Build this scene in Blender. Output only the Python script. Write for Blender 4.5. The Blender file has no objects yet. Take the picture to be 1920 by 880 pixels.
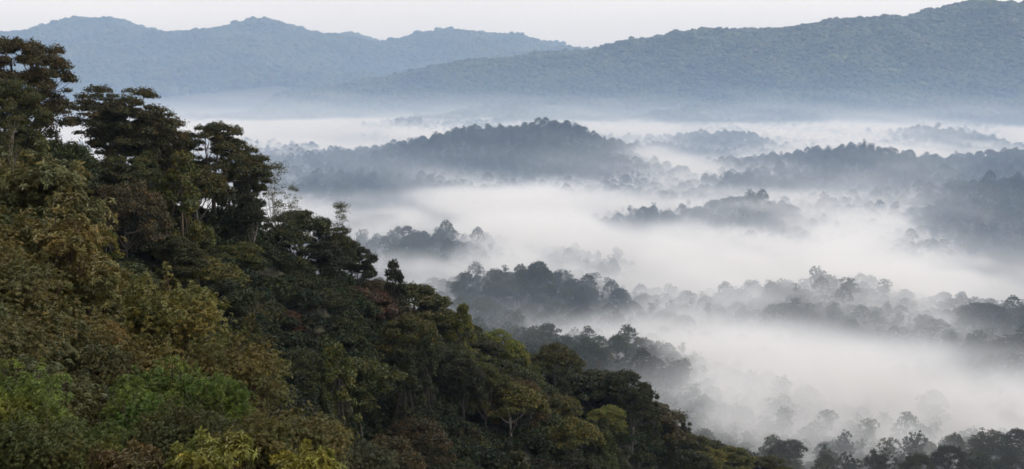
import bpy, math, random
import numpy as np
R = math.radians
sc = bpy.context.scene
col = sc.collection
rng = np.random.default_rng(7)
random.seed(7)

# ------------------------------------------------------------------ camera geometry (photo measured at 1920 x 880)
F = 2637.0
CAM = np.array([0.0, 0.0, 150.0])
PITCH = math.atan(310.0 / F)
CP, SP = math.cos(PITCH), math.sin(PITCH)

def at(u, v, Y):
    """World point that stands Y metres ahead of the viewpoint in the direction measured at u, v."""
    a, b = (u - 960.0) / F, (440.0 - v) / F
    d = np.array([a, CP + b * SP, -SP + b * CP])
    return CAM + d * (Y / d[1])

def project(p):
    d = np.asarray(p) - CAM
    f = d[..., 1] * CP - d[..., 2] * SP
    up = d[..., 1] * SP + d[..., 2] * CP
    return 960 + F * d[..., 0] / f, 440 - F * up / f

# ------------------------------------------------------------------ noise
def _h(ix, iy, iz, seed):
    n = (ix.astype(np.int64) * 374761393 + iy.astype(np.int64) * 668265263 + iz.astype(np.int64) * 2147483647 + seed * 1274126177) & 0xFFFFFFFF
    n = ((n ^ (n >> 13)) * 1274126177) & 0xFFFFFFFF
    n = ((n ^ (n >> 16)) * 2246822519) & 0xFFFFFFFF
    return ((n ^ (n >> 15)) & 0xFFFFFF) / float(0xFFFFFF)

def noise2(x, y, seed=0):
    x = np.asarray(x, float); y = np.asarray(y, float)
    ix, iy = np.floor(x), np.floor(y)
    fx, fy = x - ix, y - iy
    fx = fx * fx * fx * (fx * (fx * 6 - 15) + 10); fy = fy * fy * fy * (fy * (fy * 6 - 15) + 10)
    z = np.zeros_like(ix)
    a = _h(ix, iy, z, seed); b = _h(ix + 1, iy, z, seed); c = _h(ix, iy + 1, z, seed); d = _h(ix + 1, iy + 1, z, seed)
    return (a * (1 - fx) + b * fx) * (1 - fy) + (c * (1 - fx) + d * fx) * fy

def noise3(x, y, z, seed=0):
    ix, iy, iz = np.floor(x), np.floor(y), np.floor(z)
    fx, fy, fz = x - ix, y - iy, z - iz
    fx = fx * fx * (3 - 2 * fx); fy = fy * fy * (3 - 2 * fy); fz = fz * fz * (3 - 2 * fz)
    out = 0
    for dz in (0, 1):
        wz = fz if dz else 1 - fz
        for dy in (0, 1):
            wy = fy if dy else 1 - fy
            out = out + wz * wy * ((1 - fx) * _h(ix, iy + dy, iz + dz, seed) + fx * _h(ix + 1, iy + dy, iz + dz, seed))
    return out

def fbm2(x, y, seed=0, o=4):
    s, a, t = 0, 1.0, 0
    for k in range(o):
        s = s + a * noise2(x * 2 ** k + 17.3 * k, y * 2 ** k - 9.1 * k, seed + k); t += a; a *= 0.5
    return s / t * 2 - 1

def fbm3(x, y, z, seed=0, o=4):
    s, a, t = 0, 1.0, 0
    for k in range(o):
        s = s + a * noise3(x * 2 ** k + 17.3 * k, y * 2 ** k - 9.1 * k, z * 2 ** k + 3.7 * k, seed + k); t += a; a *= 0.55
    return s / t * 2 - 1

def sstep(a, b, x):
    t = np.clip((x - a) / (b - a), 0, 1)
    return t * t * (3 - 2 * t)

# ------------------------------------------------------------------ the land
BASE = -38.0
def crest(pts, Y, drop):
    out = []
    for p in pts:
        y = p[2] if len(p) > 2 else Y
        q = at(p[0], p[1], y); q[2] -= drop
        out.append(q)
    return np.array(out)

HILLS = [
    # name, crest line, width of the flank, tree height taken off, roughness
    ('far', crest([(-900, 100), (-400, 90), (-150, 100), (0, 86), (40, 68), (90, 50), (140, 35), (200, 36), (270, 50), (310, 67), (350, 61), (400, 75), (440, 53), (470, 43), (500, 38), (525, 43), (550, 54), (600, 80), (650, 62), (700, 75), (730, 99), (770, 71), (830, 58), (900, 66), (960, 66), (1020, 80), (1100, 99), (1200, 110), (1400, 140), (1700, 150), (2400, 140), (3000, 140)], 8500, 27), 2300, 70),
    ('range', crest([(250, 190, 7300), (330, 150, 7500), (400, 122, 7700), (440, 112)], 7700, 20), 800, 30),
    ('range', crest([(560, 190, 7000), (640, 140, 7300), (720, 112, 7600), (770, 98)], 7700, 20), 800, 30),
    ('range', crest([(760, 185, 6800), (850, 140, 7100), (960, 104, 7400), (1040, 92)], 7500, 20), 800, 30),
    ('ridge', crest([(760, 235, 4700), (850, 205, 4750), (900, 165, 5000), (960, 135, 5250), (1030, 110, 5500), (1100, 95), (1180, 77), (1300, 60), (1400, 57), (1460, 52), (1540, 40), (1640, 34), (1700, 32), (1760, 17), (1820, 4), (1870, 4), (1920, 10), (2050, 25), (2300, 20), (2800, 30)], 5700, 24), 1150, 52),
    ('spurA', crest([(1500, 120, 5300), (1420, 160, 5000), (1400, 200, 4700)], 5000, 14), 420, 14),
    ('spurB', crest([(1750, 100, 5200), (1650, 150, 4900), (1560, 205, 4500)], 5000, 14), 420, 14),
    ('spurD', crest([(1900, 60, 5300), (1830, 120, 4900), (1760, 190, 4500)], 5000, 14), 420, 14),
    ('spurC', crest([(1200, 120, 5300), (1130, 160, 5050), (1050, 200, 4800)], 5000, 14), 380, 14),
    ('A', crest([(500, 372, 1950), (550, 345, 2050), (590, 325, 2150), (640, 305), (690, 295), (740, 277), (800, 262), (860, 248), (930, 242), (1000, 236), (1050, 234), (1090, 247), (1130, 264), (1170, 277), (1215, 305), (1250, 350)], 2300, 14), 430, 12),
    ('A2', crest([(380, 272), (450, 276), (500, 284), (560, 278), (600, 288), (660, 308)], 2800, 14), 420, 8),
    ('A3', crest([(540, 350), (600, 335), (660, 332), (730, 345)], 1900, 13), 230, 6),
    ('A4', crest([(640, 245), (700, 236), (760, 226), (820, 240)], 3700, 13), 330, 6),
    ('A5', crest([(440, 230), (500, 212), (560, 224)], 4600, 13), 330, 6),
    ('B1', crest([(1195, 272), (1270, 264), (1340, 251), (1400, 253), (1440, 272)], 3000, 14), 330, 6),
    ('B2', crest([(1440, 284), (1500, 270), (1570, 258), (1640, 262), (1680, 252), (1740, 240), (1800, 248), (1860, 268)], 3200, 14), 320, 6),
    ('B2b', crest([(1800, 240), (1880, 222), (1980, 214)], 3900, 14), 320, 6),
    ('B3', crest([(1250, 350), (1330, 322), (1400, 314), (1460, 306), (1540, 290), (1600, 279), (1660, 286), (1720, 300), (1780, 312), (1860, 303), (1930, 289), (2060, 270)], 2150, 14), 330, 10),
    ('B3b', crest([(1290, 350), (1360, 340), (1440, 338)], 1880, 13), 150, 5),
    ('B4', crest([(1740, 385), (1830, 368), (1900, 350), (1980, 338), (2100, 330)], 1600, 13), 300, 8),
    ('C', crest([(1160, 480, 1380), (1200, 452, 1400), (1250, 424, 1420), (1290, 402), (1340, 388), (1390, 376), (1430, 374), (1480, 392), (1530, 412), (1590, 430)], 1450, 13), 170, 5),
    ('D', crest([(600, 470), (660, 462), (700, 455), (760, 445), (830, 440), (880, 456), (940, 480)], 1200, 12), 150, 5),
    ('E', crest([(780, 560), (830, 545), (880, 532), (920, 520), (970, 512), (1020, 514), (1080, 536), (1140, 555), (1200, 580), (1270, 610)], 930, 13), 140, 5),
    ('F', crest([(880, 630, 720), (960, 640, 710), (1000, 630, 700), (1060, 637, 700), (1120, 645, 690), (1180, 670, 680), (1240, 695, 670), (1290, 716, 655), (1350, 745, 640), (1400, 770, 620), (1470, 815, 590)], 700, 12), 120, 4),
    ('G', crest([(1370, 580), (1440, 555), (1500, 540), (1560, 535), (1640, 540), (1700, 560), (1760, 580), (1800, 595)], 900, 12), 130, 5),
    ('H', crest([(1690, 650), (1750, 618), (1800, 600), (1840, 592), (1900, 595), (1990, 590), (2100, 585)], 860, 12), 110, 4),
    ('H2', crest([(1440, 665), (1530, 645), (1620, 642), (1680, 655)], 790, 12), 80, 3),
    ('H3', crest([(1760, 715), (1830, 668), (1880, 650), (1950, 642), (2060, 640)], 740, 12), 90, 4),
    ('I', crest([(1360, 885, 520), (1480, 848, 515), (1560, 868), (1650, 860), (1720, 862), (1780, 850), (1860, 830), (1930, 820), (2080, 810)], 520, 18), 80, 4),
]
SPUR = crest([(-500, 40, 125), (-150, 60, 150), (50, 80, 165), (230, 160, 180), (400, 232, 190), (560, 392, 205), (650, 470, 215), (780, 540, 235), (900, 630, 255), (1050, 655, 270), (1160, 705, 285), (1300, 800, 300), (1420, 860, 310), (1600, 940, 330), (1900, 1100, 350)], 0, 0)
SPUR[:, 2] -= np.array([20, 20, 19, 15, 15, 11, 9, 9, 9, 9, 9, 9, 8, 8, 8])

def line_dist(x, y, P, soft=0.0):
    """Distance to the crest line, the crest's height there (blended over near segments), and the side."""
    ds, zs, gs = [], [], []
    for a, b in zip(P[:-1], P[1:]):
        ex, ey = b[0] - a[0], b[1] - a[1]
        L = ex * ex + ey * ey
        t = np.clip(((x - a[0]) * ex + (y - a[1]) * ey) / L, 0, 1)
        dx, dy = x - (a[0] + t * ex), y - (a[1] + t * ey)
        ds.append(np.sqrt(dx * dx + dy * dy)); zs.append(a[2] + t * (b[2] - a[2])); gs.append(np.sign(ex * dy - ey * dx))
    ds, zs, gs = np.array(ds), np.array(zs), np.array(gs)
    i = ds.argmin(0)[None]
    best = np.take_along_axis(ds, i, 0)[0]; sg = np.take_along_axis(gs, i, 0)[0]
    if soft > 0:
        wt = np.exp(-(ds - best) / (.1 * soft + .10 * best)); zc = (wt * zs).sum(0) / wt.sum(0)
    else:
        zc = np.take_along_axis(zs, i, 0)[0]
    return best, zc, sg

def height(x, y):
    x = np.asarray(x, float); y = np.asarray(y, float)
    h = BASE + 9 * fbm2(x / 160, y / 160, 3, 3)
    for name, P, w, rough in HILLS:
        m = (x > P[:, 0].min() - 2 * w) & (x < P[:, 0].max() + 2 * w) & (y > P[:, 1].min() - 2 * w) & (y < P[:, 1].max() + 2 * w)
        if not np.any(m):
            continue
        xm, ym = x[m], y[m]
        d, zc, _ = line_dist(xm, ym, P, .1 * w)
        t = d / w
        g = 1 / (1 + (t * 1.25) ** 2.2) - 1 / (1 + 2.5 ** 2.2)
        g = np.clip(g / (1 - 1 / (1 + 2.5 ** 2.2)), 0, 1)
        g = np.where(t > 2, 0, g)
        gul = (1 - 2 * np.abs(fbm2(xm / (w * 0.28), ym / (w * 0.5), 11, 4)))
        zc = zc + rough * .28 * fbm2(xm / (w * .13), ym / (w * .13), 23, 3)
        hh = BASE + (zc - BASE) * g + rough * gul * 1.6 * np.clip(t, 0, 1) * g
        q = np.clip(.5 + .5 * (hh - h[m]) / 10, 0, 1)
        sm = h[m] * (1 - q) + hh * q + 10 * q * (1 - q)
        h[m] = np.where(g > .004, np.where(t > 1.2, np.maximum(h[m], hh), sm), h[m])
    # the wooded spur, and the slope below the viewpoint
    m = (y < 520) & (y > -200)
    if np.any(m):
        xm, ym = x[m], y[m]
        d, zc, sg = line_dist(xm, ym, SPUR, 3.0)
        sp = zc - 0.84 * (np.sqrt(d * d + 25) - 5) + 2.5 * fbm2(xm / 22, ym / 22, 5, 3)
        near = 140 - 0.886 * (xm + 15) - 0.249 * (ym - 48) - 1.1 * np.clip(ym - 58, 0, None) + 0.8 * fbm2(xm / 7, ym / 7, 6, 3)
        near = np.where(xm < -30, near + 0.5 * (xm + 30), near)
        h[m] = np.maximum(np.maximum(h[m], sp), near)
    return h

def link(name, data, parent=None):
    o = bpy.data.objects.new(name, data); col.objects.link(o)
    if parent: o.parent = parent
    return o

def tag(o, label=None, cat=None, group=None, kind=None):
    if label: o['label'] = label
    if cat: o['category'] = cat
    if group: o['group'] = group
    if kind: o['kind'] = kind
    return o

def mesh_np(name, V, faces=None, tris=None, smooth=False, fattr=None):
    """Mesh from arrays: faces (n,4) and/or tris (n,3)."""
    me = bpy.data.meshes.new(name)
    V = np.asarray(V, np.float32)
    me.vertices.add(len(V)); me.vertices.foreach_set('co', V.ravel())
    loops, tot = [], []
    if faces is not None and len(faces): loops.append(np.asarray(faces).ravel()); tot.append(np.full(len(faces), 4))
    if tris is not None and len(tris): loops.append(np.asarray(tris).ravel()); tot.append(np.full(len(tris), 3))
    if loops:
        lp = np.concatenate(loops).astype(np.int32); tt = np.concatenate(tot).astype(np.int32)
        me.loops.add(len(lp)); me.loops.foreach_set('vertex_index', lp)
        me.polygons.add(len(tt)); st = np.concatenate([[0], np.cumsum(tt)[:-1]]).astype(np.int32)
        me.polygons.foreach_set('loop_start', st)
        me.polygons.foreach_set('use_smooth', np.full(len(tt), smooth))
    if fattr is not None:
        for k, v in fattr.items():
            a = me.attributes.new(k, 'FLOAT', 'FACE'); a.data.foreach_set('value', np.asarray(v, np.float32))
    me.update(calc_edges=True); me.validate()
    return me

# ------------------------------------------------------------------ materials
def new_mat(name):
    m = bpy.data.materials.new(name); m.use_nodes = True
    nt = m.node_tree; nt.nodes.clear()
    return m, nt, nt.nodes, nt.links

def N(nt, t, **kw):
    n = nt.nodes.new(t)
    for k, v in kw.items():
        if hasattr(n, k): setattr(n, k, v)
        else: n.inputs[k].default_value = v
    return n

def leaf_material(name, instancer, transl=0.22, rough=0.55):
    m, nt, ns, ln = new_mat(name)
    out = N(nt, 'ShaderNodeOutputMaterial')
    info = N(nt, 'ShaderNodeObjectInfo')
    if instancer:
        tn = N(nt, 'ShaderNodeAttribute', attribute_name='tint', attribute_type='INSTANCER'); tint = tn.outputs['Color']
    else:
        tint = info.outputs['Color']
    lv = N(nt, 'ShaderNodeAttribute', attribute_name='leafvar', attribute_type='GEOMETRY')
    # per-leaf value: most leaves near the tree's own tint, a few yellowed or reddish ones
    mr = N(nt, 'ShaderNodeMapRange'); mr.inputs['To Min'].default_value = 0.55; mr.inputs['To Max'].default_value = 1.5
    ln.new(lv.outputs['Fac'], mr.inputs['Value'])
    mul = N(nt, 'ShaderNodeVectorMath', operation='SCALE'); ln.new(tint, mul.inputs[0]); ln.new(mr.outputs[0], mul.inputs['Scale'])
    ramp = N(nt, 'ShaderNodeValToRGB'); ramp.color_ramp.interpolation = 'CONSTANT'
    e = ramp.color_ramp.elements; e[0].position = 0; e[0].color = (1, 1, 1, 1); e[1].position = 0.93; e[1].color = (1.4, 1.1, 0.6, 1)
    ln.new(lv.outputs['Fac'], ramp.inputs[0])
    mc = N(nt, 'ShaderNodeVectorMath', operation='MULTIPLY'); ln.new(mul.outputs[0], mc.inputs[0]); ln.new(ramp.outputs[0], mc.inputs[1])
    tco = N(nt, 'ShaderNodeTexCoord'); pn = N(nt, 'ShaderNodeTexNoise'); pn.inputs['Scale'].default_value = .55; pn.inputs['Detail'].default_value = 3
    ln.new(tco.outputs['Object'], pn.inputs['Vector'])
    pr = N(nt, 'ShaderNodeValToRGB'); pe = pr.color_ramp.elements
    pe[0].position = .36; pe[0].color = (.72, .95, .85, 1); pe[1].position = .66; pe[1].color = (1.24, 1.05, .72, 1)
    ln.new(pn.outputs[0], pr.inputs[0])
    mp2 = N(nt, 'ShaderNodeVectorMath', operation='MULTIPLY'); ln.new(mc.outputs[0], mp2.inputs[0]); ln.new(pr.outputs[0], mp2.inputs[1]); mc = mp2
    p = N(nt, 'ShaderNodeBsdfPrincipled'); p.inputs['Roughness'].default_value = rough; p.inputs['Specular IOR Level'].default_value = 0.35
    ln.new(mc.outputs[0], p.inputs['Base Color'])
    t = N(nt, 'ShaderNodeBsdfTranslucent'); ln.new(mc.outputs[0], t.inputs['Color'])
    mx = N(nt, 'ShaderNodeMixShader'); mx.inputs[0].default_value = transl
    ln.new(p.outputs[0], mx.inputs[1]); ln.new(t.outputs[0], mx.inputs[2]); ln.new(mx.outputs[0], out.inputs['Surface'])
    return m

def bark_material():
    m, nt, ns, ln = new_mat('bark')
    out = N(nt, 'ShaderNodeOutputMaterial'); info = N(nt, 'ShaderNodeObjectInfo')
    tc = N(nt, 'ShaderNodeTexCoord'); mp = N(nt, 'ShaderNodeMapping'); mp.inputs['Scale'].default_value = (3, 3, 0.5)
    ln.new(tc.outputs['Object'], mp.inputs[0])
    nz = N(nt, 'ShaderNodeTexNoise'); nz.inputs['Scale'].default_value = 2.5; nz.inputs['Detail'].default_value = 5
    ln.new(mp.outputs[0], nz.inputs['Vector'])
    mr = N(nt, 'ShaderNodeMapRange'); mr.inputs['From Min'].default_value = .3; mr.inputs['From Max'].default_value = .7; mr.inputs['To Min'].default_value = .45; mr.inputs['To Max'].default_value = 1.35
    ln.new(nz.outputs[0], mr.inputs['Value'])
    mul = N(nt, 'ShaderNodeVectorMath', operation='SCALE'); ln.new(info.outputs['Color'], mul.inputs[0]); ln.new(mr.outputs[0], mul.inputs['Scale'])
    p = N(nt, 'ShaderNodeBsdfPrincipled'); p.inputs['Roughness'].default_value = .9
    ln.new(mul.outputs[0], p.inputs['Base Color'])
    b = N(nt, 'ShaderNodeBump'); b.inputs['Strength'].default_value = .6; b.inputs['Distance'].default_value = .05
    ln.new(nz.outputs[0], b.inputs['Height']); ln.new(b.outputs[0], p.inputs['Normal'])
    ln.new(p.outputs[0], out.inputs['Surface'])
    return m

def ground_material():
    m, nt, ns, ln = new_mat('forest_floor')
    out = N(nt, 'ShaderNodeOutputMaterial'); tc = N(nt, 'ShaderNodeTexCoord')
    n1 = N(nt, 'ShaderNodeTexNoise'); n1.inputs['Scale'].default_value = .9; n1.inputs['Detail'].default_value = 8
    n2 = N(nt, 'ShaderNodeTexNoise'); n2.inputs['Scale'].default_value = .02; n2.inputs['Detail'].default_value = 4
    for n in (n1, n2): ln.new(tc.outputs['Object'], n.inputs['Vector'])
    r = N(nt, 'ShaderNodeValToRGB'); e = r.color_ramp.elements
    e[0].position = .35; e[0].color = (.012, .016, .006, 1); e[1].position = .7; e[1].color = (.045, .05, .018, 1)
    k = e.new(.55); k.color = (.03, .026, .012, 1)
    mx = N(nt, 'ShaderNodeMath', operation='MULTIPLY_ADD'); ln.new(n2.outputs[0], mx.inputs[0]); mx.inputs[1].default_value = .4; 
    sub = N(nt, 'ShaderNodeMath', operation='SUBTRACT'); ln.new(n1.outputs[0], sub.inputs[0]); sub.inputs[1].default_value = .2
    ln.new(sub.outputs[0], mx.inputs[2]); ln.new(mx.outputs[0], r.inputs[0])
    p = N(nt, 'ShaderNodeBsdfPrincipled'); p.inputs['Roughness'].default_value = .95; ln.new(r.outputs[0], p.inputs['Base Color'])
    b = N(nt, 'ShaderNodeBump'); b.inputs['Strength'].default_value = .8; b.inputs['Distance'].default_value = .4
    ln.new(n1.outputs[0], b.inputs['Height']); ln.new(b.outputs[0], p.inputs['Normal'])
    ln.new(p.outputs[0], out.inputs['Surface'])
    return m

LEAF = leaf_material('foliage', False)
LEAF_I = leaf_material('forest_foliage', True, 0.1, 0.8)
BARK = bark_material()
GROUND = ground_material()

# ------------------------------------------------------------------ terrain, one sheet to the far range
def build_terrain():
    na, nr = 520, 1300
    az = np.linspace(R(-62), R(62), na)
    rr = np.concatenate([[0.5], np.geomspace(4, 10300, nr - 1)])
    A, RR = np.meshgrid(az, rr)
    x, y = RR * np.sin(A), RR * np.cos(A)
    z = height(x.ravel(), y.ravel())
    V = np.stack([x.ravel(), y.ravel(), z], 1)
    i = np.arange(nr - 1)[:, None] * na + np.arange(na - 1)[None, :]
    i = i.ravel()
    fc = np.stack([i, i + 1, i + na + 1, i + na], 1)
    me = mesh_np('terrain', V, fc, smooth=True); me.materials.append(GROUND)
    return tag(link('terrain', me), 'forested valley floor and hills running back to the mountains', 'terrain', kind='structure')
build_terrain()

# ------------------------------------------------------------------ tree building
def norm(v):
    return v / np.maximum(np.linalg.norm(v, axis=-1, keepdims=True), 1e-9)

class Tubes:
    def __init__(s): s.V, s.Fq, s.n = [], [], 0
    def add(s, pts, r, k=6):
        pts = np.asarray(pts, float); r = np.asarray(r, float)
        t = norm(np.gradient(pts, axis=0))
        ref = np.array([1.0, 0.13, 0.07])
        a = norm(np.cross(t, ref)); b = np.cross(t, a)
        ang = np.linspace(0, 2 * math.pi, k, endpoint=False)
        ring = pts[:, None] + r[:, None, None] * (np.cos(ang)[None, :, None] * a[:, None] + np.sin(ang)[None, :, None] * b[:, None])
        s.V.append(ring.reshape(-1, 3))
        for i in range(len(pts) - 1):
            for j in range(k):
                j2 = (j + 1) % k
                s.Fq.append((s.n + i * k + j, s.n + i * k + j2, s.n + (i + 1) * k + j2, s.n + (i + 1) * k + j))
        s.n += len(pts) * k
    def mesh(s, name):
        me = mesh_np(name, np.concatenate(s.V), np.array(s.Fq), smooth=True); me.materials.append(BARK)
        return me

def bez(a, c, b, n=6):
    t = np.linspace(0, 1, n)[:, None]
    return (1 - t) ** 2 * a + 2 * t * (1 - t) * c + t * t * b

def leaves_mesh(name, P, Nn, L, W, g, mat, bend=0.15, droop=0.25, split=True):
    """One folded, pointed blade for each point P with facing Nn."""
    n = len(P)
    rnd = g.normal(size=(n, 3)); t = norm(np.cross(Nn, rnd)); t[:, 2] -= droop * g.random(n); t = norm(t)
    b = norm(np.cross(Nn, t)); nn = np.cross(t, b)
    L = L * (0.65 + 0.7 * g.random(n))[:, None]; W = W * (0.65 + 0.7 * g.random(n))[:, None]
    v0 = P - t * L * .5; v2 = P + t * L * .5 - nn * L * bend
    v1 = P + b * W * .5 + nn * W * .22 - t * L * .05; v3 = P - b * W * .5 + nn * W * .22 - t * L * .05
    V = np.stack([v0, v1, v2, v3], 1).reshape(-1, 3)
    i = np.arange(n) * 4
    lv = np.clip(g.random(n), 0, 1)
    if split:
        T = np.concatenate([np.stack([i, i + 1, i + 2], 1), np.stack([i, i + 2, i + 3], 1)])
        me = mesh_np(name, V, None, T, fattr={'leafvar': np.concatenate([lv, lv])})
    else:
        me = mesh_np(name, V, np.stack([i, i + 1, i + 2, i + 3], 1), fattr={'leafvar': lv})
    me.materials.append(mat)
    return me

def clump_leaves(C, Rad, n, g, shell=0.55, up=0.35, jit=0.55):
    """Leaf points spread over flattened clumps, denser on their upper outer shell."""
    P, Q = [], []
    vol = Rad[:, 0] * Rad[:, 1]
    cnt = np.maximum(6, (n * vol / vol.sum())).astype(int)
    for c, r, k in zip(C, Rad, cnt):
        d = norm(g.normal(size=(k, 3)))
        low = d[:, 2] < -0.25
        d[low, 2] *= -g.random(low.sum()) * 0.8
        d = norm(d)
        rad = shell + (1.06 - shell) * g.random(k) ** 0.6
        lump = 1 + 0.22 * np.sin(d[:, 0] * 5 + c[0]) * np.sin(d[:, 1] * 5 + c[1] * 2)
        P.append(c + d * r * (rad * lump * (1 + .3 * g.random(k) ** 4))[:, None])
        Q.append(norm(d / r * r.min() + np.array([0, 0, up]) + jit * g.normal(size=(k, 3))))
    return np.concatenate(P), np.concatenate(Q)

def tree_mesh(kind, seed, H=18.0, W=12.0, nleaf=9000, leaf=0.34, trunk_r=0.32):
    """Trunk-with-limbs mesh and crown mesh of one tree of a given habit."""
    g = np.random.default_rng(seed)
    rad = W / 2
    C, S = [], []                                           # clump centres, clump radii
    if kind == 'layered':
        for zf, rf, k in ((.98, .3, 6), (.92, .7, 14), (.83, .95, 22), (.73, 1.0, 26), (.62, .95, 22), (.52, .8, 16), (.42, .6, 10), (.33, .4, 6)):
            for i in range(int(k * 1.7)):
                a = g.random() * 6.28; q = rad * rf * math.sqrt(g.uniform(.08, 1))
                C.append((q * math.cos(a), q * math.sin(a), H * (zf + g.uniform(-.055, .055)))); s = g.uniform(.55, 1.2) * W / 12; S.append((s, s, s * .8))
        fork = .38
    elif kind == 'airy':
        for i in range(230):
            d = norm(g.normal(size=3))
            q = g.uniform(.25, 1.0); w_ = 1 - .35 * max(0, -d[2])
            C.append((rad * d[0] * q * w_, rad * d[1] * q * w_, H * (.62 + .36 * d[2] * q))); s = g.uniform(.5, 1.1) * W / 12; S.append((s, s, s * .9))
        fork = .3
    elif kind == 'umbrella':
        for i in range(125):
            a = g.random() * 6.28; q = math.sqrt(g.random())
            z = .95 - .36 * q ** 2 + g.uniform(-.12, .03)
            C.append((rad * q * math.cos(a), rad * q * math.sin(a), H * z)); s = g.uniform(.42, .95) * W / 12; S.append((s, s, s * .75))
        fork = .36
    elif kind == 'column':
        for i in range(50):
            z = g.uniform(.12, .97); a = g.random() * 6.28
            q = rad * (.45 + .55 * math.sin(math.pi * min(1, (z + .12)))) * g.uniform(.4, 1)
            C.append((q * math.cos(a), q * math.sin(a), H * z)); s = g.uniform(.6, 1.15) * W / 7; S.append((s * .8, s * .8, s * 1.25))
        fork = .7
    elif kind == 'twiggy':
        for i in range(64):
            a = g.random() * 6.28; z = g.uniform(.4, 1)
            q = rad * g.uniform(.05, 1) * (1.2 - z * .55)
            C.append((q * math.cos(a), q * math.sin(a), H * z)); s = g.uniform(.6, 1.25) * W / 8; S.append((s, s, s * .8))
        fork = .3
    elif kind == 'cauliflower':
        for i in range(95):
            d = norm(g.normal(size=3)); d[2] = abs(d[2]) - .3
            q = g.uniform(.8, 1.0)
            C.append((rad * d[0] * q, rad * d[1] * q, H * (.5 + .46 * d[2] * q))); s = g.uniform(.7, 1.2) * W / 12; S.append((s, s, s * .85))
        fork = .25
    elif kind == 'dome':
        for i in range(62):
            a = g.random() * 6.28; q = math.sqrt(g.random())
            zz = math.sqrt(max(0, 1 - (q * .97) ** 2)) * g.uniform(.8, 1.02)
            C.append((rad * q * math.cos(a), rad * q * math.sin(a), H * (.5 + .46 * zz))); s = g.uniform(.9, 1.6) * W / 12; S.append((s, s, s * .7))
        fork = .3
    else:  # 'rugged': several unequal heads
        heads = [(g.uniform(-.5, .5), g.uniform(-.5, .5), g.uniform(.55, .85), g.uniform(.3, .6)) for _ in range(6)] + [(0, 0, .8, .5)]
        for hx, hy, hz, hr in heads:
            for i in range(12):
                d = norm(g.normal(size=3)); d[2] = abs(d[2]) - .35
                C.append((rad * (hx + d[0] * hr), rad * (hy + d[1] * hr), min(H * .99, H * (hz + d[2] * hr * .38)))); s = g.uniform(.7, 1.4) * W / 12; S.append((s, s, s * .62))
        fork = .28
    C = np.array(C); S = np.array(S)
    C[:, 2] = np.minimum(C[:, 2], H - S[:, 2] * .8)
    P, Q = clump_leaves(C, S, nleaf, g, shell=.1 if kind == 'twiggy' else .3 if kind in ('airy', 'layered', 'umbrella') else .5, jit=.9 if kind == 'twiggy' else .6)
    crown = leaves_mesh(kind + '_crown', P, Q, leaf, leaf * .62, g, LEAF, split=False)
    # trunk and limbs
    T = Tubes()
    lean = g.normal(size=2) * .03 * H
    top = np.array([lean[0], lean[1], H * (.85 if kind in ('column', 'layered', 'dome') else max(.5, fork + .18))])
    base = np.array([0, 0, -2.0])
    tp = bez(base, np.array([lean[0] * .1, lean[1] * .1, H * .4]), top, 9)
    T.add(tp, np.linspace(1, .35, 9) ** 1.0 * trunk_r * np.array([1.35] + [1] * 8), 8)
    order = np.argsort(g.random(len(C)))
    nm = min(8, len(C))
    mains = order[:nm]
    for m_ in mains:
        f = fork + (top[2] / H - fork) * g.random() * .8
        k = np.argmin(np.abs(tp[:, 2] - f * H)); s0 = tp[k]
        e0 = C[m_] * np.array([.8, .8, 1]) + np.array([0, 0, -S[m_, 2] * .2])
        mid = s0 * .5 + e0 * .5 + np.array([0, 0, -.06 * H]) + g.normal(size=3) * .04 * W
        mid[2] = max(mid[2], s0[2])
        lp = bez(s0, mid, e0, 7)
        T.add(lp, np.linspace(trunk_r * .5, trunk_r * .1, 7), 6)
        # nearest clumps get a branch from this limb
        dist = np.linalg.norm(C - e0, axis=1)
        for j in np.argsort(dist)[1:6]:
            q0 = lp[g.integers(3, 6)]
            T.add(bez(q0, (q0 + C[j]) / 2 + g.normal(size=3) * .3 - np.array([0, 0, .3]), C[j], 5), np.linspace(trunk_r * .18, trunk_r * .04, 5), 4)
    return T.mesh(kind + '_trunk'), crown, H, W

HAZE_COL = None; AIR_D = 1.25e-4; OVERCAST = (11.8, 11.2, 11.15, 1); ZENITH = 1.1; EXPO = 0.2; VBOUNCE = 2; VSTEP = 3.0
# ------------------------------------------------------------------ forest masses (uncountable canopy), one object per landform
def lump(seed, n=2):
    """A far-off crown: an uneven dome of small facets."""
    g = np.random.default_rng(seed)
    import bmesh
    bm = bmesh.new(); bmesh.ops.create_icosphere(bm, subdivisions=n, radius=1)
    off = g.random(3) * 20
    for v in bm.verts:
        c = np.array(v.co)
        q = 1 + .55 * float(fbm3(*(np.array([[k] for k in c * 1.6 + off])), 5, 2)[0]) + g.normal() * .07
        v.co = (c[0] * q, c[1] * q, c[2] * q * (.75 if c[2] > 0 else .9))
    me = bpy.data.meshes.new('far_crown'); bm.to_mesh(me); bm.free()
    a = me.attributes.new('leafvar', 'FLOAT', 'FACE'); a.data.foreach_set('value', (.1 + .75 * g.random(len(me.polygons))).astype(np.float32))
    me.materials.append(LEAF_I)
    return me

def merged(name, crown, trunk):
    """Crown and trunk of a prototype in one mesh, for the canopy masses."""
    import bmesh
    bm = bmesh.new(); bm.from_mesh(crown); nf = len(bm.faces)
    bm.from_mesh(trunk)
    bm.faces.ensure_lookup_table()
    for f in bm.faces[nf:]: f.material_index = 1
    me = bpy.data.meshes.new(name); bm.to_mesh(me); bm.free()
    me.materials.clear(); me.materials.append(LEAF_I); me.materials.append(BARK_I)
    return me

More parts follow.
